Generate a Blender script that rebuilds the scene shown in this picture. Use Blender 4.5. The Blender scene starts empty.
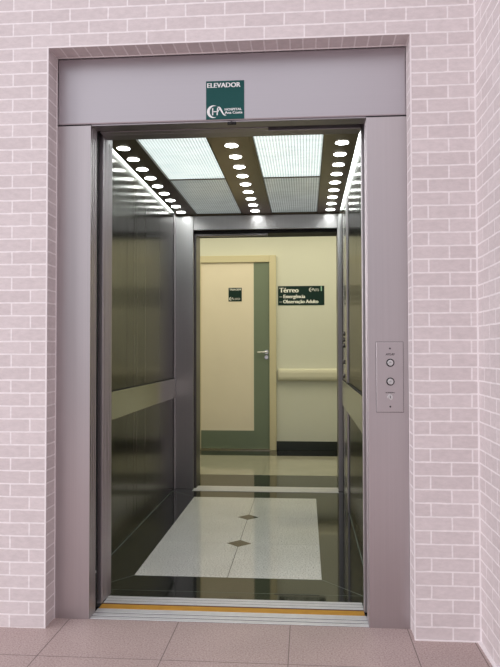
import bpy, bmesh, math, random
from mathutils import Vector, Matrix
random.seed(3)
S = bpy.context.scene
C = S.collection

# ---------------------------------------------------------------- camera, world, lights, exposure
def make_camera():
    yaw, pitch, roll, f = math.radians(4.666), math.radians(1.473), math.radians(-0.119), 684.4
    F = Vector((-math.sin(yaw)*math.cos(pitch), math.cos(yaw)*math.cos(pitch), math.sin(pitch)))
    R = Vector((math.cos(yaw), math.sin(yaw), 0)); U = R.cross(F)
    R2 = R*math.cos(roll)+U*math.sin(roll); U2 = -R*math.sin(roll)+U*math.cos(roll)
    cd = bpy.data.cameras.new('camera'); cd.sensor_fit = 'VERTICAL'; cd.sensor_height = 24
    cd.lens = f/667*24; cd.clip_start = .05
    o = bpy.data.objects.new('camera', cd); C.objects.link(o)
    m = Matrix((R2, U2, -F)).transposed().to_4x4(); m.translation = Vector((.912, -2.85, 1.129))
    o.matrix_world = m; S.camera = o
make_camera()
S.view_settings.view_transform = 'Standard'; S.view_settings.look = 'None'
S.view_settings.gamma = 1; S.view_settings.use_curve_mapping = False
S.view_settings.exposure = 0

W = bpy.data.worlds.new('overcast'); S.world = W; W.use_nodes = True
wn = W.node_tree.nodes; wl = W.node_tree.links; wn.clear()
wo = wn.new('ShaderNodeOutputWorld'); wb = wn.new('ShaderNodeBackground')
tc = wn.new('ShaderNodeTexCoord'); sx = wn.new('ShaderNodeSeparateXYZ')
mr = wn.new('ShaderNodeMapRange'); mr.inputs['From Min'].default_value = -.1; mr.inputs['From Max'].default_value = .8
mr.inputs['To Min'].default_value = .36; mr.inputs['To Max'].default_value = 1.5
wl.new(tc.outputs['Generated'], sx.inputs[0]); wl.new(sx.outputs['Z'], mr.inputs['Value'])
wb.inputs['Color'].default_value = (.965, .935, .985, 1)
wl.new(mr.outputs[0], wb.inputs['Strength']); wl.new(wb.outputs[0], wo.inputs[0])

def area(name, loc, target, sx_, sy_, power, col):
    l = bpy.data.lights.new(name, 'AREA'); l.shape = 'RECTANGLE'; l.size = sx_; l.size_y = sy_
    l.energy = power; l.color = col
    o = bpy.data.objects.new(name, l); C.objects.link(o); o.location = loc
    o.rotation_euler = (Vector(target)-Vector(loc)).to_track_quat('-Z', 'Y').to_euler()
    return o
area('daylight_fill_light', (-8.5, -6.5, 2.8), (1.2, 0, 1.1), 6, 4.5, 520, (1, .965, .99))  # added fill for side wall and brick, standing for daylight from the left
area('corridor_lamp_light', (.6, 3.95, 2.62), (.6, 3.95, 0), 3.6, 1.5, 36, (1.0, .92, .66))

# ---------------------------------------------------------------- materials
def nt(name):
    m = bpy.data.materials.new(name); m.use_nodes = True
    return m, m.node_tree.nodes, m.node_tree.links, m.node_tree.nodes['Principled BSDF']
def plain(name, col, rough=.5, metal=0, spec=.5, noise=0, nscale=8, bump=0, bscale=200):
    m, n, l, b = nt(name)
    b.inputs['Base Color'].default_value = (*col, 1); b.inputs['Roughness'].default_value = rough
    b.inputs['Metallic'].default_value = metal; b.inputs['Specular IOR Level'].default_value = spec
    t = n.new('ShaderNodeTexCoord')
    if noise:
        x = n.new('ShaderNodeTexNoise'); x.inputs['Scale'].default_value = nscale; x.inputs['Detail'].default_value = 4
        l.new(t.outputs['Object'], x.inputs['Vector'])
        mx = n.new('ShaderNodeMix'); mx.data_type = 'RGBA'
        mx.inputs[6].default_value = (*[c*(1-noise) for c in col], 1); mx.inputs[7].default_value = (*[min(1, c*(1+noise)) for c in col], 1)
        l.new(x.outputs['Fac'], mx.inputs[0]); l.new(mx.outputs[2], b.inputs['Base Color'])
    if bump:
        x = n.new('ShaderNodeTexNoise'); x.inputs['Scale'].default_value = bscale
        l.new(t.outputs['Object'], x.inputs['Vector'])
        bp = n.new('ShaderNodeBump'); bp.inputs['Strength'].default_value = bump; bp.inputs['Distance'].default_value = .002
        l.new(x.outputs['Fac'], bp.inputs['Height']); l.new(bp.outputs[0], b.inputs['Normal'])
    return m
def steel(name, col, rough, vertical=True, streak=.06, bump=.04, rvar=.05):
    """brushed sheet: fine streaks along the brushing in colour, roughness and relief"""
    m, n, l, b = nt(name)
    b.inputs['Metallic'].default_value = 1
    t = n.new('ShaderNodeTexCoord'); mp = n.new('ShaderNodeMapping')
    mp.inputs['Scale'].default_value = (260, 260, 1.2) if vertical else (1.2, 1.2, 260)
    l.new(t.outputs['Object'], mp.inputs[0])
    x = n.new('ShaderNodeTexNoise'); x.inputs['Scale'].default_value = 1; x.inputs['Detail'].default_value = 2
    l.new(mp.outputs[0], x.inputs['Vector'])
    g = n.new('ShaderNodeTexNoise'); g.inputs['Scale'].default_value = 3; g.inputs['Detail'].default_value = 5
    l.new(t.outputs['Object'], g.inputs['Vector'])
    mx = n.new('ShaderNodeMix'); mx.data_type = 'RGBA'
    mx.inputs[6].default_value = (*[c*(1-streak) for c in col], 1); mx.inputs[7].default_value = (*[c*(1+streak) for c in col], 1)
    l.new(x.outputs['Fac'], mx.inputs[0]); l.new(mx.outputs[2], b.inputs['Base Color'])
    r = n.new('ShaderNodeMapRange'); r.inputs['To Min'].default_value = rough-rvar; r.inputs['To Max'].default_value = rough+rvar
    l.new(g.outputs['Fac'], r.inputs['Value']); l.new(r.outputs[0], b.inputs['Roughness'])
    bp = n.new('ShaderNodeBump'); bp.inputs['Strength'].default_value = bump; bp.inputs['Distance'].default_value = .001
    l.new(x.outputs['Fac'], bp.inputs['Height']); l.new(bp.outputs[0], b.inputs['Normal'])
    return m
def emit(name, col, s):
    m = bpy.data.materials.new(name); m.use_nodes = True; n = m.node_tree.nodes; n.clear()
    e = n.new('ShaderNodeEmission'); e.inputs[0].default_value = (*col, 1); e.inputs[1].default_value = s
    o = n.new('ShaderNodeOutputMaterial'); m.node_tree.links.new(e.outputs[0], o.inputs[0]); return m
CH, BL = .053244, .162
MORTAR = (.86, .81, .82)
def brick(name, ux, vz, du, bw, bh, off=.5):
    """painted-looking pinkish brick laid in running bond on the given pair of axes"""
    m, n, l, b = nt(name)
    t = n.new('ShaderNodeTexCoord'); s = n.new('ShaderNodeSeparateXYZ'); cb = n.new('ShaderNodeCombineXYZ')
    l.new(t.outputs['Object'], s.inputs[0])
    a1 = n.new('ShaderNodeMath'); a1.operation = 'ADD'; a1.inputs[1].default_value = du; l.new(s.outputs[ux], a1.inputs[0])
    a2 = n.new('ShaderNodeMath'); a2.operation = 'ADD'; a2.inputs[1].default_value = vz[1]; l.new(s.outputs[vz[0]], a2.inputs[0])
    l.new(a1.outputs[0], cb.inputs[0]); l.new(a2.outputs[0], cb.inputs[1])
    # slight waviness of the hand-laid joints
    wv = n.new('ShaderNodeTexNoise'); wv.inputs['Scale'].default_value = 14; wv.inputs['Detail'].default_value = 2
    l.new(t.outputs['Object'], wv.inputs['Vector'])
    vm = n.new('ShaderNodeVectorMath'); vm.operation = 'SCALE'; vm.inputs['Scale'].default_value = .004
    vs = n.new('ShaderNodeVectorMath'); vs.operation = 'SUBTRACT'; vs.inputs[1].default_value = (.5, .5, .5)
    l.new(wv.outputs['Color'], vs.inputs[0]); l.new(vs.outputs[0], vm.inputs[0])
    va = n.new('ShaderNodeVectorMath'); l.new(cb.outputs[0], va.inputs[0]); l.new(vm.outputs[0], va.inputs[1])
    k = n.new('ShaderNodeTexBrick'); k.offset = off; k.offset_frequency = 2; k.squash = 1
    k.inputs['Scale'].default_value = 1; k.inputs['Brick Width'].default_value = bw; k.inputs['Row Height'].default_value = bh
    k.inputs['Mortar Size'].default_value = .0036; k.inputs['Mortar Smooth'].default_value = .25
    k.inputs['Color1'].default_value = (.70, .635, .64, 1); k.inputs['Color2'].default_value = (.645, .58, .585, 1)
    k.inputs['Mortar'].default_value = (*MORTAR, 1)
    l.new(va.outputs[0], k.inputs['Vector'])
    g = n.new('ShaderNodeTexNoise'); g.inputs['Scale'].default_value = 30; g.inputs['Detail'].default_value = 6; g.inputs['Roughness'].default_value = .7
    mp = n.new('ShaderNodeMapping'); mp.inputs['Scale'].default_value = (1, 1, 2.4)
    l.new(t.outputs['Object'], mp.inputs[0]); l.new(mp.outputs[0], g.inputs['Vector'])
    r = n.new('ShaderNodeMapRange'); r.inputs['From Min'].default_value = .25; r.inputs['From Max'].default_value = .75
    r.inputs['To Min'].default_value = .90; r.inputs['To Max'].default_value = 1.10; l.new(g.outputs['Fac'], r.inputs['Value'])
    mu = n.new('ShaderNodeVectorMath'); mu.operation = 'SCALE'; l.new(k.outputs['Color'], mu.inputs[0]); l.new(r.outputs[0], mu.inputs['Scale'])
    l.new(mu.outputs[0], b.inputs['Base Color']); b.inputs['Roughness'].default_value = .75
    b.inputs['Specular IOR Level'].default_value = .25
    iv = n.new('ShaderNodeMath'); iv.operation = 'MULTIPLY_ADD'; iv.inputs[1].default_value = -1; l.new(k.outputs['Fac'], iv.inputs[0])
    l.new(g.outputs['Fac'], iv.inputs[2])
    bp = n.new('ShaderNodeBump'); bp.inputs['Strength'].default_value = .35; bp.inputs['Distance'].default_value = .002
    l.new(iv.outputs[0], bp.inputs['Height']); l.new(bp.outputs[0], b.inputs['Normal'])
    return m
ZP = ('Z', CH*100)
B_front = brick('brick_face', 'X', ZP, -1.559+BL*100, BL, CH)
B_side = brick('brick_side', 'Y', ZP, BL*100+.03, BL, CH)
B_reveal = brick('brick_reveal', 'Y', ZP, .25+5, .5, CH, 0)
B_soffit = brick('brick_soldier', 'X', ('Y', 5.25), CH*100, CH, .5, 0)
M_mortar = plain('mortar', MORTAR, .85, noise=.06, nscale=60)

def granite(name, c0, c1, c2, scale, rough, spec=.5, coat=0):
    m, n, l, b = nt(name)
    t = n.new('ShaderNodeTexCoord')
    x = n.new('ShaderNodeTexNoise'); x.inputs['Scale'].default_value = scale; x.inputs['Detail'].default_value = 3; x.inputs['Roughness'].default_value = .75
    l.new(t.outputs['Object'], x.inputs['Vector'])
    cr = n.new('ShaderNodeValToRGB'); e = cr.color_ramp.elements
    e[0].position = .34; e[0].color = (*c0, 1); e[1].position = .66; e[1].color = (*c2, 1)
    q = cr.color_ramp.elements.new(.48); q.color = (*c1, 1)
    l.new(x.outputs['Fac'], cr.inputs[0])
    y = n.new('ShaderNodeTexNoise'); y.inputs['Scale'].default_value = 2.5; y.inputs['Detail'].default_value = 4
    l.new(t.outputs['Object'], y.inputs['Vector'])
    r = n.new('ShaderNodeMapRange'); r.inputs['From Min'].default_value = .3; r.inputs['From Max'].default_value = .7
    r.inputs['To Min'].default_value = .93; r.inputs['To Max'].default_value = 1.06; l.new(y.outputs['Fac'], r.inputs['Value'])
    mu = n.new('ShaderNodeVectorMath'); mu.operation = 'SCALE'; l.new(cr.outputs[0], mu.inputs[0]); l.new(r.outputs[0], mu.inputs['Scale'])
    l.new(mu.outputs[0], b.inputs['Base Color']); b.inputs['Roughness'].default_value = rough
    b.inputs['Specular IOR Level'].default_value = spec
    return m
G_pink = granite('pink_granite', (.28,.19,.17), (.42, .32, .305), (.52, .43, .41), 150, .42, .35)
G_white = granite('white_granite', (.28, .28, .25), (.80, .80, .76), (.90, .90, .86), 120, .07)
G_dark = granite('black_granite', (.005, .006, .005), (.010, .012, .010), (.028, .032, .026), 160, .05)
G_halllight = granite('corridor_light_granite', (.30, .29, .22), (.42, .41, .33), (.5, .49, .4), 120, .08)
M_brown = plain('brown_granite', (.045, .038, .026), .1, noise=.2, nscale=90)
M_joint = plain('floor_joint', (.20, .16, .15), .8)
M_joint_pale = plain('pale_joint', (.16, .20, .17), .5)
M_grout = plain('dark_grout', (.06, .065, .05), .5)

ST_frame = steel('frame_steel', (.56, .52, .535), .34, streak=.05)
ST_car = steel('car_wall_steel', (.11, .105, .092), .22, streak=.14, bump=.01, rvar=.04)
_b = ST_car.node_tree.nodes['Principled BSDF']; _t = ST_car.node_tree.nodes.new('ShaderNodeTangent')
_t.direction_type = 'RADIAL'; _t.axis = 'Z'; ST_car.node_tree.links.new(_t.outputs[0], _b.inputs['Tangent'])
_b.inputs['Anisotropic'].default_value = .85; _b.inputs['Anisotropic Rotation'].default_value = 0
ST_band = steel('band_steel', (.40, .39, .34), .16, False, .05, .015, .03)
ST_ret = steel('return_steel', (.44, .425, .43), .32, streak=.06, bump=.008, rvar=.02)
ST_post = steel('door_edge_steel', (.60, .56, .58), .38)
ST_head = steel('header_steel', (.52, .49, .52), .36, False, streak=.03)
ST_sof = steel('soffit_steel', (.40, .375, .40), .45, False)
ST_dark = steel('dark_steel', (.16, .145, .15), .35)
M_alu = plain('sill_aluminium', (.66, .66, .68), .42, .35, noise=.12, nscale=30)
M_groove = plain('sill_groove', (.05, .045, .05), .7)
M_yellow = plain('worn_yellow_paint', (.55, .27, .02), .55, noise=.18, nscale=20)
M_rust = plain('rusty_edge', (.16, .055, .03), .7, noise=.3, nscale=40)
M_black = plain('black_matt', (.01, .01, .011), .7)
M_shaft = plain('shaft_concrete', (.03, .03, .03), .9)
M_board = steel('bronze_board', (.20, .165, .115), .34, False, .05, .02)
M_boardedge = plain('bronze_edge', (.09, .07, .045), .4, .6)
E_spot = emit('downlight_glow', (.95, 1, .97), 20)
E_cove = emit('cove_glow', (.92, 1, .96), 8)
E_tube = emit('tube_glow', (.92, 1, .96), 11)
M_green = plain('sign_green', (.008, .078, .074), .5, spec=.25)
M_green_hall = plain('sign_dark_green', (.004, .026, .023), .5, spec=.25)
M_white = plain('white_lettering', (.85, .86, .86), .45)
M_wall = plain('corridor_paint', (.72, .73, .66), .6, noise=.02, nscale=3)
M_ceil = plain('corridor_ceiling_paint', (.8, .8, .74), .8)
M_door = plain('door_laminate', (.85, .77, .65), .45, noise=.03, nscale=5)
M_dframe = plain('door_frame_paint', (.66, .60, .42), .4)
M_dgreen = plain('door_green_laminate', (.18, .225, .17), .45, noise=.04)
M_base = plain('skirting_dark', (.018, .024, .02), .3)
M_rail = plain('handrail_vinyl', (.72, .70, .58), .4)
M_chrome = plain('chrome', (.75, .75, .75), .15, 1)
M_brass = plain('threshold_metal', (.5, .45, .35), .3, 1)

def ribbed(name, col, strength, gap):
    """ribbed acrylic diffuser with its own glow: rib shading painted as lighter and darker lines"""
    m, n, l, b = nt(name)
    t = n.new('ShaderNodeTexCoord'); s = n.new('ShaderNodeSeparateXYZ'); l.new(t.outputs['Object'], s.inputs[0])
    a = n.new('ShaderNodeMath'); a.operation = 'MULTIPLY'; a.inputs[1].default_value = 2*math.pi/.0165; l.new(s.outputs['X'], a.inputs[0])
    c = n.new('ShaderNodeMath'); c.operation = 'SINE'; l.new(a.outputs[0], c.inputs[0])
    g = n.new('ShaderNodeTexNoise'); g.inputs['Scale'].default_value = 14; g.inputs['Detail'].default_value = 3
    mp = n.new('ShaderNodeMapping'); mp.inputs['Scale'].default_value = (.5, 2, 1); l.new(t.outputs['Object'], mp.inputs[0]); l.new(mp.outputs[0], g.inputs['Vector'])
    ad = n.new('ShaderNodeMath'); ad.operation = 'MULTIPLY_ADD'; ad.inputs[1].default_value = 2.2; l.new(g.outputs['Fac'], ad.inputs[0]); l.new(c.outputs[0], ad.inputs[2])
    r = n.new('ShaderNodeMapRange'); r.inputs['From Min'].default_value = 0.; r.inputs['From Max'].default_value = 2.2
    r.inputs['To Min'].default_value = strength*gap; r.inputs['To Max'].default_value = strength; l.new(ad.outputs[0], r.inputs['Value'])  # light and shade of the ribs put into the glow strength
    b.inputs['Base Color'].default_value = (*[x*.5 for x in col], 1); b.inputs['Roughness'].default_value = .2
    b.inputs['Emission Color'].default_value = (*col, 1); l.new(r.outputs[0], b.inputs['Emission Strength'])
    return m
E_front = ribbed('lit_ribbed_diffuser', (.88, 1, .98), 1.12, .48)
E_rear = ribbed('dim_ribbed_diffuser', (.90, 1, .97), .31, .30)  # glow lowered to imitate the ribs' flatter viewing angle at the rear

# ---------------------------------------------------------------- mesh helpers
def box(bm, x0, x1, y0, y1, z0, z1, mi=0):
    v = [bm.verts.new((x, y, z)) for z in (z0, z1) for y in (y0, y1) for x in (x0, x1)]
    for q in ((0, 2, 3, 1), (4, 5, 7, 6), (0, 1, 5, 4), (2, 6, 7, 3), (0, 4, 6, 2), (1, 3, 7, 5)):
        bm.faces.new([v[i] for i in q]).material_index = mi
def cyl(bm, c, axis, r, h, n=32, r2=None, mi=0):
    """disc-ended cylinder from c along axis"""
    q = Vector(axis).normalized().to_track_quat('Z', 'Y').to_matrix().to_4x4()
    m = Matrix.Translation(Vector(c)+Vector(axis).normalized()*h/2) @ q
    g = bmesh.ops.create_cone(bm, cap_ends=True, segments=n, radius1=r, radius2=r if r2 is None else r2, depth=h, matrix=m)
    for f in {f for v in g['verts'] for f in v.link_faces}: f.material_index = mi
def prism(bm, pts, z0, z1, mi=0):
    a = [bm.verts.new((x, y, z0)) for x, y in pts]; b = [bm.verts.new((x, y, z1)) for x, y in pts]; n = len(pts)
    fs = [bm.faces.new(a[::-1]), bm.faces.new(b)]+[bm.faces.new((a[i], a[(i+1) % n], b[(i+1) % n], b[i])) for i in range(n)]
    for f in fs: f.material_index = mi
def line(bm, p, q, w, z0, z1, mi=0):
    d = Vector((q[0]-p[0], q[1]-p[1])).normalized()*w/2; nx, ny = -d.y, d.x
    prism(bm, [(p[0]+nx, p[1]+ny), (p[0]-nx, p[1]-ny), (q[0]-nx, q[1]-ny), (q[0]+nx, q[1]+ny)], z0, z1, mi)
def obj(name, bm, mats, parent=None, bevel=0, seg=2, smooth=False):
    bmesh.ops.recalc_face_normals(bm, faces=bm.faces)
    me = bpy.data.meshes.new(name); bm.to_mesh(me); bm.free()
    for m in (mats if isinstance(mats, (list, tuple)) else [mats]): me.materials.append(m)
    o = bpy.data.objects.new(name, me); C.objects.link(o)
    if smooth:
        for p in me.polygons: p.use_smooth = True
    if parent: o.parent = parent; o.matrix_parent_inverse = Matrix.Translation(-parent.location)
    if bevel:
        b = o.modifiers.new('bevel', 'BEVEL'); b.width = bevel; b.segments = seg; b.limit_method = 'ANGLE'
    return o
def N(): return bmesh.new()
def bx(name, x0, x1, y0, y1, z0, z1, mats, parent=None, bevel=0):
    bm = N(); box(bm, x0, x1, y0, y1, z0, z1); return obj(name, bm, mats, parent, bevel)
def thing(name, label, cat, loc, group=None):
    o = bpy.data.objects.new(name, None); C.objects.link(o); o.location = loc; o.empty_display_size = .1
    o['label'] = label; o['category'] = cat
    if group: o['group'] = group
    return o
def tag(o, label, cat, group=None):
    o['label'] = label; o['category'] = cat
    if group: o['group'] = group
    return o
def struct(o): o['kind'] = 'structure'; return o
def lettering(mat, parent, *a, **k):
    bm = N(); text_into(bm, *a, **k); return obj('lettering', bm, mat, parent)
def text_into(bm, body, size, origin, width=None, bold=.0, depth=.0006, shear=0, mi=0, spacing=1):
    """raised lettering facing -Y, baseline start at origin"""
    cu = bpy.data.curves.new('letters', 'FONT'); cu.body = body; cu.size = size; cu.extrude = depth; cu.shear = shear
    cu.space_character = spacing; cu.resolution_u = 3
    o = bpy.data.objects.new('letters', cu); C.objects.link(o)
    bpy.context.view_layer.update()
    me = bpy.data.meshes.new_from_object(o.evaluated_get(bpy.context.evaluated_depsgraph_get()))
    bpy.data.objects.remove(o); bpy.data.curves.remove(cu)
    xs = [v.co.x for v in me.vertices]; k = 1 if width is None else width/(max(xs)-min(xs)); x0 = min(xs)
    co = [tuple(v.co) for v in me.vertices]; n0 = len(bm.faces)
    for sh in ((-1, 0, 1) if bold else (0,)):
        for v, (x, y, z) in zip(me.vertices, co): v.co = (origin[0]+(x-x0)*k+sh*bold, origin[1]-z-sh*.00025, origin[2]+y)
        bm.from_mesh(me)
    bpy.data.meshes.remove(me); bm.faces.ensure_lookup_table()
    for f in bm.faces[n0:]: f.material_index = mi

# ================================================================ SETTING
# --- outer lobby: brick wall round the recess, side wall, floor
D = -.106; bl, br, bt = -.155, 1.333, 2.396
bm = N()
box(bm, -3.2, bl, D, .03, 0, 3.6); box(bm, br, 1.60, D, .03, 0, 3.6); box(bm, bl, br, D, .03, bt, 3.6)
o = obj('wall_front', bm, [B_front, B_reveal, B_soffit, M_mortar])
for p in o.data.polygons:
    if abs(p.normal.x) > .5: p.material_index = 1
    elif p.normal.z < -.5: p.material_index = 2
struct(o)
bm = N(); e = .003
for x in (bl, br): box(bm, x-e, x+e, D-.0008, D+e, 0, bt+e)
box(bm, bl+e, br-e, D-.0008, D+e, bt-e, bt+e)
box(bm, 1.585-.005, 1.586, D-.004, D, 0, 3.6)
box(bm, bl, bl+.004, -.003, 0, 0, bt-.0045); box(bm, br-.0025, br-.0002, -.003, 0, 0, bt-.0045); box(bm, bl, br, -.004, 0, bt-.004, bt)
struct(obj('trim_1', bm, M_mortar))
bm = N(); box(bm, 1.585, 1.75, -2.6, .03, 0, 3.6); o = obj('wall_right', bm, [B_side, B_front]); struct(o)
for p in o.data.polygons:
    if abs(p.normal.y) > .5: p.material_index = 1
bm = N(); box(bm, -3.2, 5.0, -9.0, -.001, -.08, 0)
box(bm, bl, br, -.001, .004, -.08, 0)
# joints between the big granite slabs
zt = .0004
for x in (-2.40, -1.94, -1.475, -1.01, -.55, -.088, .378, .843, 1.318, 1.56): line(bm, (x, -9), (x, -.002), .0035, -.001, zt, 1)
for y in (-.352, -.817, -1.282, -1.747, -2.212, -2.677, -3.142): line(bm, (-3.2, y), (5.0, y), .003, -.001, zt, 1)
bm2 = obj('floor', bm, [G_pink, M_joint]); struct(bm2)
bm = N(); prism(bm, [(1.57, D-.002), (1.585, D-.002), (1.585, -2.6), (1.578, -2.6), (1.573, -.3)], 0, .006)
prism(bm, [(br, D), (1.585, D), (1.585, D-.006), (br, D-.005)], 0, .004)
struct(obj('trim_2', bm, M_mortar))

# --- lift shaft around the car (dark concrete behind the brick)
struct(bx('wall_shaft_left', -.95, -.85, .03, 2.87, -.3, 2.75, M_shaft))
struct(bx('wall_shaft_right', 1.50, 1.60, .03, 2.87, -.3, 2.75, M_shaft))
struct(bx('ceiling_shaft', -.95, 1.60, .03, 2.87, 2.75, 2.85, M_shaft))
struct(bx('floor_shaft', -.95, 1.60, .03, 2.87, -.3, -.2, M_shaft))

# --- corridor beyond the car
HY = 4.99
struct(bx('wall_back', -2.2, 3.2, HY, HY+.12, 0, 2.7, M_wall))
bm = N()
box(bm, -2.2, -.06, 2.87, 2.99, 0, 2.7); box(bm, 1.24, 3.2, 2.87, 2.99, 0, 2.7); box(bm, -.06, 1.24, 2.87, 2.99, 2.2, 2.7)
struct(obj('wall_corridor_near', bm, M_wall))
struct(bx('wall_corridor_left', -2.3, -2.2, 2.87, HY+.12, 0, 2.7, M_wall))
struct(bx('wall_corridor_right', 3.2, 3.3, 2.87, HY+.12, 0, 2.7, M_wall))
struct(bx('ceiling_corridor', -2.3, 3.3, 2.87, HY+.12, 2.7, 2.8, M_ceil))
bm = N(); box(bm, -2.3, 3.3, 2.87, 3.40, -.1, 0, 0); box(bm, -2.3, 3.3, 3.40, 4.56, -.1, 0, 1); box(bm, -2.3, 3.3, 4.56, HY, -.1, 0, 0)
for y in (3.40, 4.56): box(bm, -2.3, 3.3, y-.0015, y+.0015, -.001, .0003, 2)
for x in (-.7, .516, 1.73): box(bm, x-.0015, x+.0015, 3.4, 4.56, -.001, .0003, 2)
struct(obj('floor_corridor', bm, [G_dark, G_halllight, M_grout]))
bm = N(); box(bm, .577, 3.2, HY-.014, HY, 0, .102); box(bm, -2.2, -.372, HY-.014, HY, 0, .102)
struct(obj('baseboard_back', bm, M_base, bevel=.003))

# corridor door
d = struct(bx('door_1', -.293, .498, HY-.02, HY-.0005, .012, 2.148, M_door))
bm = N(); box(bm, .498, .575, HY-.045, HY, 0, 2.226); box(bm, -.370, -.293, HY-.045, HY, 0, 2.226); box(bm, -.293, .498, HY-.045, HY, 2.148, 2.226)
obj('door_frame', bm, M_dframe, d, .004)
bm = N(); box(bm, .318, .496, HY-.0225, HY-.02, .014, 2.146); box(bm, -.291, .318, HY-.0225, HY-.02, .014, .221)
o = obj('door_stripe', bm, M_dgreen, d); o['label'] = 'grey-green L-shaped laminate band'
o = bx('door_threshold', -.293, .498, HY-.055, HY-.002, 0, .009, M_brass, d)
bm = N()
cyl(bm, (.462, HY-.0225, 1.118), (0, -1, 0), .024, .008); cyl(bm, (.462, HY-.03, 1.118), (0, -1, 0), .010, .038, 20)
h = obj('door_handle', bm, M_chrome, d, smooth=False); h['label'] = 'chrome lever handle'
bm = N(); cyl(bm, (.474, HY-.064, 1.118), (-1, 0, -.03), .010, .115, 16, r2=.008)
obj('lever', bm, M_chrome, h, .003, smooth=True)
bm = N(); cyl(bm, (.462, HY-.0225, 1.058), (0, -1, 0), .022, .008); box(bm, .459, .465, HY-.032, HY-.03, 1.045, 1.070)
obj('keyhole_plate', bm, M_chrome, h)

# ================================================================ LANDING DOOR FRAME
fr = thing('elevator_door_frame', 'brushed steel door frame with wide header set in the brick recess', 'door frame', (.58, .04, 0))
bx('header_panel', -.1505, 1.3300, 0, .075, 2.1035, 2.3905, ST_head, fr, .006)
for s, (x0, x1) in ((-1, (-.1545, -.004)), (1, (1.166, 1.3300))):
    bm = N(); box(bm, x0, x1, .001, .085, 0, 2.1)
    xi = -.004 if s < 0 else 1.166
    for y in (.022, .050, .074): box(bm, min(xi, xi-s*.0022), max(xi, xi-s*.0022), y, y+.006, 0, 2.1)
    obj('jamb', bm, ST_frame, fr, .0025)
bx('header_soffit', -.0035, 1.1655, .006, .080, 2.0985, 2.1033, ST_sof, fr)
bm = N(); box(bm, .585, .622, -.0002, .014, 2.088, 2.0983); cyl(bm, (.603, .0, 2.0935), (0, -1, 0), .006, .004, 16)
o = obj('door_latch', bm, M_black, fr, .002); o['label'] = 'small dark latch under the header'
bm = N(); box(bm, -.1545, -.004, -.0006, .003, 2.1002, 2.1034); box(bm, 1.166, 1.3300, -.0006, .003, 2.1002, 2.1034)
obj('seam', bm, M_black, fr)

# landing door leaves slid into the left slot, coloured black for its shade
ld = thing('landing_door', 'open steel landing door slid into the dark slot left of the opening', 'door', (-.35, .12, 0))
for y0, xr in ((.092, -.032), (.124, -.014)):
    bx('door_leaf', -.80, xr, y0, y0+.026, .004, 2.13, M_black, ld, .002)
bm = N(); box(bm, -.84, 1.24, .093, .1, 2.134, 2.26); box(bm, -.84, 1.24, .1, .15, 2.23, 2.26); obj('hanger_track', bm, M_black, ld)
bx('hanger_cover', .001, .752, .110, .149, 2.1035, 2.13, ST_sof, ld, .002)
bm = N(); cyl(bm, (-.033, .105, .165), (1, 0, 0), .006, .025, 12); obj('bumper', bm, M_alu, ld)

# sill of the landing
sl = thing('landing_sill', 'scuffed aluminium landing threshold with yellow painted edge', 'sill', (.58, .08, 0))
bm = N()
for y0, y1 in ((.006, .034), (.042, .070), (.078, .122)): box(bm, -.0035, 1.1655, y0, min(y1, .2), -.05, .002)
obj('sill_rail', bm, M_alu, sl, .0015)
bm = N(); box(bm, -.0035, 1.1655, .005, .123, -.05, .0005); obj('sill_groove', bm, M_groove, sl)
o = bx('yellow_strip', .0, 1.158, .124, .172, -.05, .0025, M_yellow, sl, .0015); o['label'] = 'worn yellow painted strip'
bx('rusty_lip', .0, 1.158, .1725, .184, -.05, .001, M_rust, sl)

# ================================================================ ELEVATOR CAR
XL, XR, Y0, Y1, ZC, ZT = -.171, 1.212, .24, 2.731, 2.253, 2.43
car = thing('elevator_car', 'open elevator car with brushed steel walls, polished granite floor and bright ceiling', 'elevator', (.52, 1.45, 0))
def part(name, bm, mats, parent=car, bevel=0, **k): return obj(name, bm, mats, parent, bevel, **k)
# car sill
bm = N()
for y0, y1 in ((.190, .216), (.222, .248), (.254, .276)): box(bm, .0, 1.158, y0, y1, -.05, .002)
part('car_sill', bm, M_alu, bevel=.0015)
bm = N(); box(bm, .0, 1.158, .1895, .277, -.05, .0005); part('car_sill_groove', bm, M_groove)
# floor
ix0, ix1, iy0, iy1 = .044, .985, .574, 2.436
FY1 = 2.655
bm = N()
box(bm, XL, XR, .277, iy0, -.05, 0); box(bm, XL, XR, iy1, FY1, -.05, 0); box(bm, XL, -.0105, FY1, Y1-.0005, -.05, 0); box(bm, 1.1685, XR, FY1, Y1-.0005, -.05, 0); box(bm, XL, ix0, iy0, iy1, -.05, 0); box(bm, ix1, XR, iy0, iy1, -.05, 0)
for a, b in (((ix0, iy0), (XL, .30)), ((ix1, iy0), (1.190, .34)), ((ix0, iy1), (XL, FY1)), ((ix1, iy1), (XR, FY1))): line(bm, a, b, .003, -.001, .0003, 1)
for x in (XL+.003, XR-.003): box(bm, x-.0025, x+.0025, .30, FY1, -.001, .0015, 1)
box(bm, XL, XR, .362, .3635, -.001, .0003, 1); box(bm, .76, .97, .354, .360, -.001, .0004, 2)
o = part('floor_border', bm, [G_dark, M_joint_pale, M_black]); o['label'] = 'polished black granite border'
bm = N(); box(bm, ix0, ix1, iy0, iy1, -.05, -.0015, 1)
xs = [ix0, .516, ix1]; ys = [iy0, 1.182, 1.817, iy1]; g = .0016
for i in range(2):
    for j in range(3): box(bm, xs[i]+(g if i else 0), xs[i+1]-(0 if i else g), ys[j]+(g*.6 if j else 0), ys[j+1]-(g*.6 if j < 2 else 0), -.03, 0, 0)
o = part('floor_inlay', bm, [G_white, M_grout]); o['label'] = 'white speckled granite tiles'
for y in (1.182, 1.817):
    bm = N(); r = .072; prism(bm, [(.516-r, y), (.516, y-r), (.516+r, y), (.516, y+r)], -.01, .0006)
    o = part('diamond_inlay', bm, M_brown); o['label'] = 'dark diamond-shaped granite inset'
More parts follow.
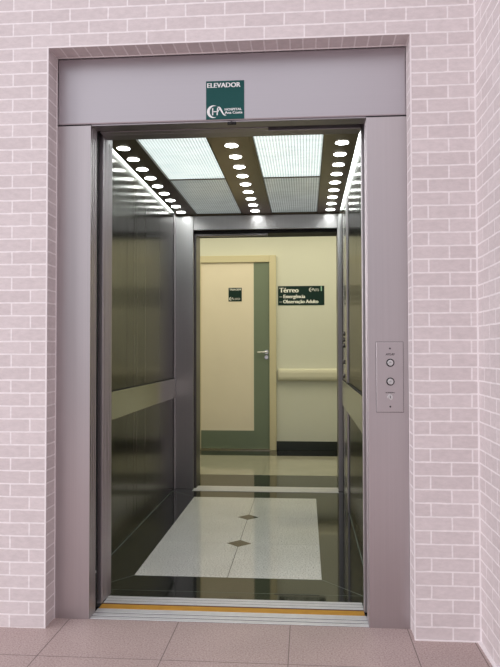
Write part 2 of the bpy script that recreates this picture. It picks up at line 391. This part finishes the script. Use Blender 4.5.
# side walls: lapped panels with fine vertical seams
def side_wall(x, s, cuts):
    bm = N()
    ys_ = [Y0]+cuts+[Y1]
    for a, b in zip(ys_, ys_[1:]):
        box(bm, min(x, x+s*.02), max(x, x+s*.02), a+.0012, b-.0012, .0, ZT)
    o = part('wall_panel', bm, ST_car, bevel=.0008); return o
side_wall(XL, -1, [1.23, 2.157]); side_wall(XR, 1, [1.211])
bm = N(); box(bm, XL-.03, XL-.0205, Y0, Y1, 0, ZT); box(bm, XR+.0205, XR+.03, Y0, Y1, 0, ZT); box(bm, XL-.03, XR+.03, Y0, Y1, ZT, ZT+.03)
part('outer_shell', bm, M_shaft)
for y in (1.405, 1.475, 1.705):  # polished strips added to imitate bright reflection lines on the left wall
    bm = N(); box(bm, XL-.001, XL+.0012, y, y+.004, 0, ZT); part('reflection_strip', bm, ST_band)
# crash bands
bm = N(); box(bm, XL+.0005, XL+.014, .33, 2.70, .748, .905); part('wall_band', bm, ST_band, bevel=.004)
bm = N(); box(bm, XR-.020, XR-.0005, .215, 2.565, .712, .900); part('wall_band', bm, ST_band, bevel=.003)
bm = N(); box(bm, XR-.016, XR-.001, .215, 2.565, .9005, .906); part('band_shadow_gap', bm, M_black)
bm = N(); box(bm, XL+.0005, XL+.010, .33, 2.70, .9055, .910); part('band_shadow_gap', bm, M_black)
# corner trims at the back
bm = N(); box(bm, XL+.0005, XL+.012, 2.70, 2.7305, 0, ZT); part('corner_trim', bm, ST_post, bevel=.003)
# rear returns and transom
bm = N(); box(bm, XL, -.012, Y1, Y1+.035, 0, ZT); part('rear_return', bm, ST_ret, bevel=.003)
bm = N(); box(bm, 1.170, XR, Y1, Y1+.035, 0, ZT); part('rear_return', bm, ST_ret, bevel=.003)
bm = N(); box(bm, -.0115, 1.1695, Y1+.001, Y1+.034, 2.13, ZT); part('rear_transom', bm, ST_ret, bevel=.002)
bm = N()
for y0, y1 in ((2.660, 2.700), (2.708, 2.764)): box(bm, -.010, 1.168, y0, y1, -.05, .003)
part('rear_sill', bm, M_alu, bevel=.0015)
# car operating column on the right wall near the back
bm = N(); box(bm, XR-.010, XR-.0005, 2.06, 2.56, 0, 2.22); cp = part('control_column', bm, ST_band, bevel=.002)
bm = N(); box(bm, XR-.012, XR-.0005, 2.562, 2.60, 0, 2.22); obj('column_edge', bm, M_black, cp)
bm = N(); box(bm, XR-.014, XR-.0005, 1.98, 2.055, 0, 2.22); obj('column_edge', bm, ST_post, cp, .003)
for z in (1.26, 1.215, 1.17, 1.045, .94):
    bm = N(); cyl(bm, (XR-.0095, 2.36, z), (-1, 0, 0), .017, .012, 20); obj('button', bm, ST_dark, cp, .002)
# front returns and car door leaves
bm = N(); box(bm, XL-.02, -.001, .245, .318, 0, ZT)
for y in (.262, .292): box(bm, -.0012, .0015, y, y+.007, 0, 2.10)
part('front_return', bm, ST_post, bevel=.002)
bm = N(); box(bm, 1.159, XR+.02, .165, .215, 0, ZT); box(bm, 1.158, 1.160, .175, .181, 0, 2.1); part('front_return', bm, ST_post, bevel=.002)
for y0 in (.166, .206):
    bm = N(); box(bm, -.70, .0, y0, y0+.030, .006, 2.14); box(bm, -.001, .002, y0+.010, y0+.016, .006, 2.14)
    part('car_door_leaf', bm, ST_post, bevel=.002)
# header of the car opening
bm = N(); box(bm, .001, 1.1575, .152, .228, 2.104, ZT); part('car_header', bm, ST_sof, bevel=.002)
bm = N(); box(bm, XL-.02, XR+.02, .2285, .2395, 2.16, ZT); part('front_transom', bm, ST_dark)
# ---- ceiling: three bronze boards with downlights, ribbed panels between
for k, (x0, x1, xs_) in enumerate(((-.150, .018, -.091+.0), (.392, .640, .511), (1.008, 1.190, 1.111))):
    bm = N(); box(bm, x0+.004, x1-.004, .2400, 2.7300, ZC, ZC+.03)
    if k == 1: box(bm, x1-.026, x1-.022, .24, 2.73, ZC-.003, ZC)
    if k == 2: box(bm, x0+.016, x0+.020, .24, 2.73, ZC-.003, ZC)
    b_ = part('downlight_board', bm, M_board)
    bm = N(); box(bm, x0, x0+.0038, .240, 2.730, ZC-.004, ZC+.034); box(bm, x1-.0038, x1, .24, 2.73, ZC-.004, ZC+.034)
    obj('board_edge', bm, M_boardedge, b_)
    for i in range(-2, 9):
        y = .845+.219*i
        if y < .3: continue
        if k == 0 and i == -2: pass
        bm = N(); cyl(bm, (xs_, y, ZC-.0015), (0, 0, 1), .0355, .0014, 36)
        dn = obj('downlight', bm, E_spot, b_)
        bm = N(); m = Matrix.Translation((xs_, y, ZC-.0012))
        r0 = bmesh.ops.create_circle(bm, segments=36, radius=.0360, matrix=m)['verts']; r1 = bmesh.ops.create_circle(bm, segments=36, radius=.0395, matrix=m)['verts']
        for j in range(36): bm.faces.new((r0[j], r0[(j+1) % 36], r1[(j+1) % 36], r1[j]))
        obj('trim_ring', bm, M_boardedge, dn)
def rib_panel(name, x0, x1, y0, y1, mat, lab):
    bm = N(); n = int(round((x1-x0)/.0083)); w = (x1-x0)/n; pts = []
    for i in range(n+1):
        pts.append((x0+i*w, .0015 if i % 2 else 0))
    top = [[bm.verts.new((x, y, ZC+.012+dz)) for x, dz in pts] for y in (y0, y1)]
    for i in range(n): bm.faces.new((top[0][i], top[0][i+1], top[1][i+1], top[1][i]))
    up = [bm.verts.new((x, y, ZC+.02)) for y in (y0, y1) for x in (x0, x1)]
    bm.faces.new((up[0], up[1], up[3], up[2]))
    o = part(name, bm, mat); o['label'] = lab
for x0, x1 in ((.020, .390), (.642, 1.006)):
    rib_panel('light_panel', x0, x1, .245, 1.590, E_front, 'bright ribbed light diffuser')
    rib_panel('light_panel', x0, x1, 1.602, 2.725, E_rear, 'rear ribbed light diffuser with a lowered glow')
    bm = N(); box(bm, x0, x1, 1.591, 1.601, ZC+.006, ZC+.03); part('panel_divider', bm, M_boardedge)
bm = N(); box(bm, XL+.001, XR-.001, .24, 2.73, ZC+.10, ZC+.11); part('roof_panel', bm, M_white)
bm = N(); box(bm, XL+.001, XR-.001, 2.722, 2.7305, ZC-.008, ZC+.01); part('ceiling_rear_edge', bm, M_boardedge)
for x0, x1 in ((XL+.001, -.1535), (1.1935, XR-.001)):
    bm = N(); box(bm, x0, x1, .26, 2.66, ZC+.010, ZC+.014); o = part('cove_diffuser', bm, E_cove); o['label'] = 'glowing strip along the wall'

# ---- rear landing frame and threshold
rf = thing('rear_door_frame', 'dark steel frame of the far landing doorway behind the elevator car', 'door frame', (.58, 2.84, 0))
bx('jamb', -.06, .004, 2.785, 2.995, 0, 2.105, ST_dark, rf, .003); bx('jamb', 1.172, 1.24, 2.785, 2.995, 0, 2.105, ST_dark, rf, .003)
bx('lintel', -.06, 1.24, 2.785, 2.995, 2.1055, 2.20, M_black, rf, .003)
bx('hanger_cover', .005, .60, 2.79, 2.83, 2.088, 2.105, ST_dark, rf, .002)
rs = bx('rear_landing_sill', .0045, 1.1715, 2.775, 2.868, -.05, .002, M_alu, None, .0015)
tag(rs, 'pale aluminium threshold between the elevator car and the far corridor', 'sill')

# ================================================================ THINGS ON THE WALLS
def crescent_logo(bm, x, z, h, y, mi=0, d=.0006):
    """crescent followed by an H joined to a sweeping A"""
    k = h/1.0
    def P(pts, y0=None):
        a = [bm.verts.new((x+px*k, y-d, z+pz*k)) for px, pz in pts]; b = [bm.verts.new((x+px*k, y, z+pz*k)) for px, pz in pts]; n = len(pts)
        for f in [bm.faces.new(a), bm.faces.new(b[::-1])]+[bm.faces.new((a[i], b[i], b[(i+1) % n], a[(i+1) % n])) for i in range(n)]: f.material_index = mi
    def strip(c, w):
        for (p, q), (u, v) in zip(zip(c, c[1:]), zip(w, w[1:])):
            dx, dz = q[0]-p[0], q[1]-p[1]; L = math.hypot(dx, dz); nx, nz = -dz/L, dx/L
            P([(p[0]+nx*u/2, p[1]+nz*u/2), (p[0]-nx*u/2, p[1]-nz*u/2), (q[0]-nx*v/2, q[1]-nz*v/2), (q[0]+nx*v/2, q[1]+nz*v/2)])
    out = []; inn = []
    for i in range(25):
        a = math.radians(60+i*235/24); out.append((.5+.5*math.cos(a), .5+.5*math.sin(a)))
        b = math.radians(72+i*211/24); inn.append((.63+.41*math.cos(b), .5+.45*math.sin(b)))
    for i in range(24): P([out[i], out[i+1], inn[i+1], inn[i]])
    strip([(.45, .22), (.45, .78)], [.09, .09]); strip([(.45, .5), (.82, .5)], [.07, .07]); strip([(.80, .22), (.84, .78)], [.09, .09])
    strip([(.84, .86), (1.0, .80), (1.12, .60), (1.25, .35), (1.38, .2), (1.52, .2)], [.05, .14, .13, .11, .08, .03])
    strip([(1.0, .70), (.86, .48)], [.06, .06])
# ELEVADOR sign on the header
es = thing('elevator_sign', 'teal square sign with white ELEVADOR lettering on the steel header', 'sign', (.576, -.003, 2.108))
ex0, ex1, ez0, ez1 = .495, .657, 2.108, 2.272
bx('sign_plate', ex0, ex1, -.0035, -.0002, ez0, ez1, M_green, es, .0008)
lettering(M_white, es, 'ELEVADOR', .0285, (ex0+.006, -.0036, ez1-.0285), width=.140, bold=.0011)
lettering(M_white, es, 'HOSPITAL', .0135, (ex0+.080, -.0036, ez0+.0365), width=.072, bold=.0006)
lettering(M_white, es, 'Ana Costa', .0155, (ex0+.080, -.0036, ez0+.0225), width=.074, bold=.0006)
bm = N(); crescent_logo(bm, ex0+.004, ez0+.006, .054, -.0036); obj('sign_emblem', bm, M_white, es)

# call button plate on the right jamb
cb = thing('call_button_panel', 'steel call plate with two round buttons on the right jamb', 'button panel', (1.2545, 0, .878))
bx('face_plate', 1.200, 1.309, -.004, .0008, .878, 1.165, ST_frame, cb, .0012)
bm = N()
for z0, z1, x0, x1 in ((.8765, .878, 1.1985, 1.3105), (1.165, 1.1665, 1.1985, 1.3105), (.878, 1.165, 1.1985, 1.1998), (.878, 1.165, 1.3092, 1.3105)): box(bm, x0, x1, -.0012, .0008, z0, z1)
obj('plate_shadow_gap', bm, M_groove, cb)
for z in (1.080, 1.003):
    bm = N(); cyl(bm, (1.2565, -.0038, z), (0, -1, 0), .0165, .004, 36); b = obj('call_button', bm, M_black, cb, .0008)
    bm = N(); cyl(bm, (1.2565, -.0075, z), (0, -1, 0), .0125, .003, 32); obj('button_cap', bm, M_chrome, b, .002)
    bm = N()
    box(bm, 1.2565-.004, 1.2565+.004, -.0112, -.0104, z+.001, z+.0025); obj('arrow_mark', bm, M_groove, b)
bm = N(); cyl(bm, (1.2555, -.0038, .940), (0, -1, 0), .0115, .006, 30); kx = obj('key_switch', bm, M_chrome, cb, .001)
bm = N(); box(bm, 1.2543, 1.2567, -.0104, -.0096, .935, .945); obj('keyhole', bm, M_black, kx)
for z in (1.1385, .9005):
    bm = N(); cyl(bm, (1.2555, -.0038, z), (0, -1, 0), .0038, .002, 16); obj('screw', bm, M_groove, cb)
lettering(M_black, cb, 'ATLAS', .0125, (1.2375, -.0041, 1.1105), width=.037, bold=.0005, shear=.3)
lettering(M_black, cb, 'BOMBEIRO', .0065, (1.2375, -.0041, .9555), width=.037, bold=.0002)

# corridor signs
hs = thing('direction_sign', 'dark green rectangular sign reading Térreo on the corridor wall', 'sign', (.86, HY-.004, 1.65))
hx0, hx1, hz0, hz1 = .596, 1.124, 1.652, 1.873
bx('sign_plate', hx0, hx1, HY-.004, HY-.0002, hz0, hz1, M_green_hall, hs, .001)
yy = HY-.0041
lettering(M_white, hs, 'Térreo', .078, (hx0+.018, yy, hz1-.073), width=.215, bold=.0035)
lettering(M_white, hs, '– Emergência', .057, (hx0+.018, yy, hz0+.083), width=.29, bold=.003)
lettering(M_white, hs, '– Observação Adulto', .057, (hx0+.018, yy, hz0+.024), width=.44, bold=.003)
lettering(M_white, hs, 'HOSPITAL', .016, (hx1-.115, yy, hz1-.044), width=.055, bold=.0004)
lettering(M_white, hs, 'Ana Costa', .016, (hx1-.115, yy, hz1-.060), width=.055, bold=.0004)
bm = N(); crescent_logo(bm, hx1-.175, hz1-.068, .048, yy); obj('sign_emblem', bm, M_white, hs)
bm = N(); box(bm, hx1-.040, hx1-.028, yy-.0006, yy, hz1-.060, hz1-.004)
o = obj('sign_mark', bm, plain('pale_green_mark', (.35, .6, .5), .5), hs)
ds = thing('door_sign', 'small dark green square plaque on the cream corridor door', 'sign', (.103, HY-.023, 1.70))
sx0, sx1, sz0, sz1 = .027, .180, 1.700, 1.857
bx('sign_plate', sx0, sx1, HY-.0235, HY-.0202, sz0, sz1, M_green_hall, ds, .001)
yy = HY-.0236
lettering(M_white, ds, 'TRIAGEM', .030, (sx0+.010, yy, sz1-.030), width=.132, bold=.0012)
lettering(M_white, ds, 'HOSPITAL', .012, (sx0+.072, yy, sz0+.030), width=.062, bold=.0004); lettering(M_white, ds, 'Ana Costa', .013, (sx0+.072, yy, sz0+.018), width=.062, bold=.0004)
bm = N(); crescent_logo(bm, sx0+.008, sz0+.010, .040, yy); obj('sign_emblem', bm, M_white, ds)

# handrail in the corridor
hr = thing('wall_handrail', 'cream padded handrail with rounded end along the corridor wall', 'handrail', (1.8, HY-.04, .79))
bm = N()
prof = [(-.004, .790), (-.046, .792), (-.066, .806), (-.074, .835), (-.074, .885), (-.066, .914), (-.046, .928), (-.004, .930)]
for i, (a, b) in enumerate(((.606, 3.15),)):
    A = [bm.verts.new((a, HY+y, z)) for y, z in prof]; B = [bm.verts.new((b, HY+y, z)) for y, z in prof]; n = len(prof)
    bm.faces.new(A); bm.faces.new(B[::-1])
    for j in range(n): bm.faces.new((A[j], A[(j+1) % n], B[(j+1) % n], B[j]))
obj('rail_cover', bm, M_rail, hr, .006)
bm = N(); yA = [(-.003, .789), (-.050, .791), (-.068, .806), (-.076, .835), (-.076, .885), (-.068, .914), (-.050, .930), (-.003, .931)]
A = [bm.verts.new((.606, HY+y, z)) for y, z in yA]; B = [bm.verts.new((.592, HY+y*.72, .86+(z-.86)*.9)) for y, z in yA]; n = 8
bm.faces.new(A[::-1]); bm.faces.new(B)
for j in range(n): bm.faces.new((A[j], B[j], B[(j+1) % n], A[(j+1) % n]))
obj('end_cap', bm, M_rail, hr, .004)
# corridor ceiling lamp (out of view above)
cl = thing('ceiling_lamp', 'long ceiling lamp over the corridor', 'lamp', (.6, 3.95, 2.7))
bx('lamp_housing', -1.25, 2.45, 3.18, 4.72, 2.64, 2.6995, M_white, cl, .004)
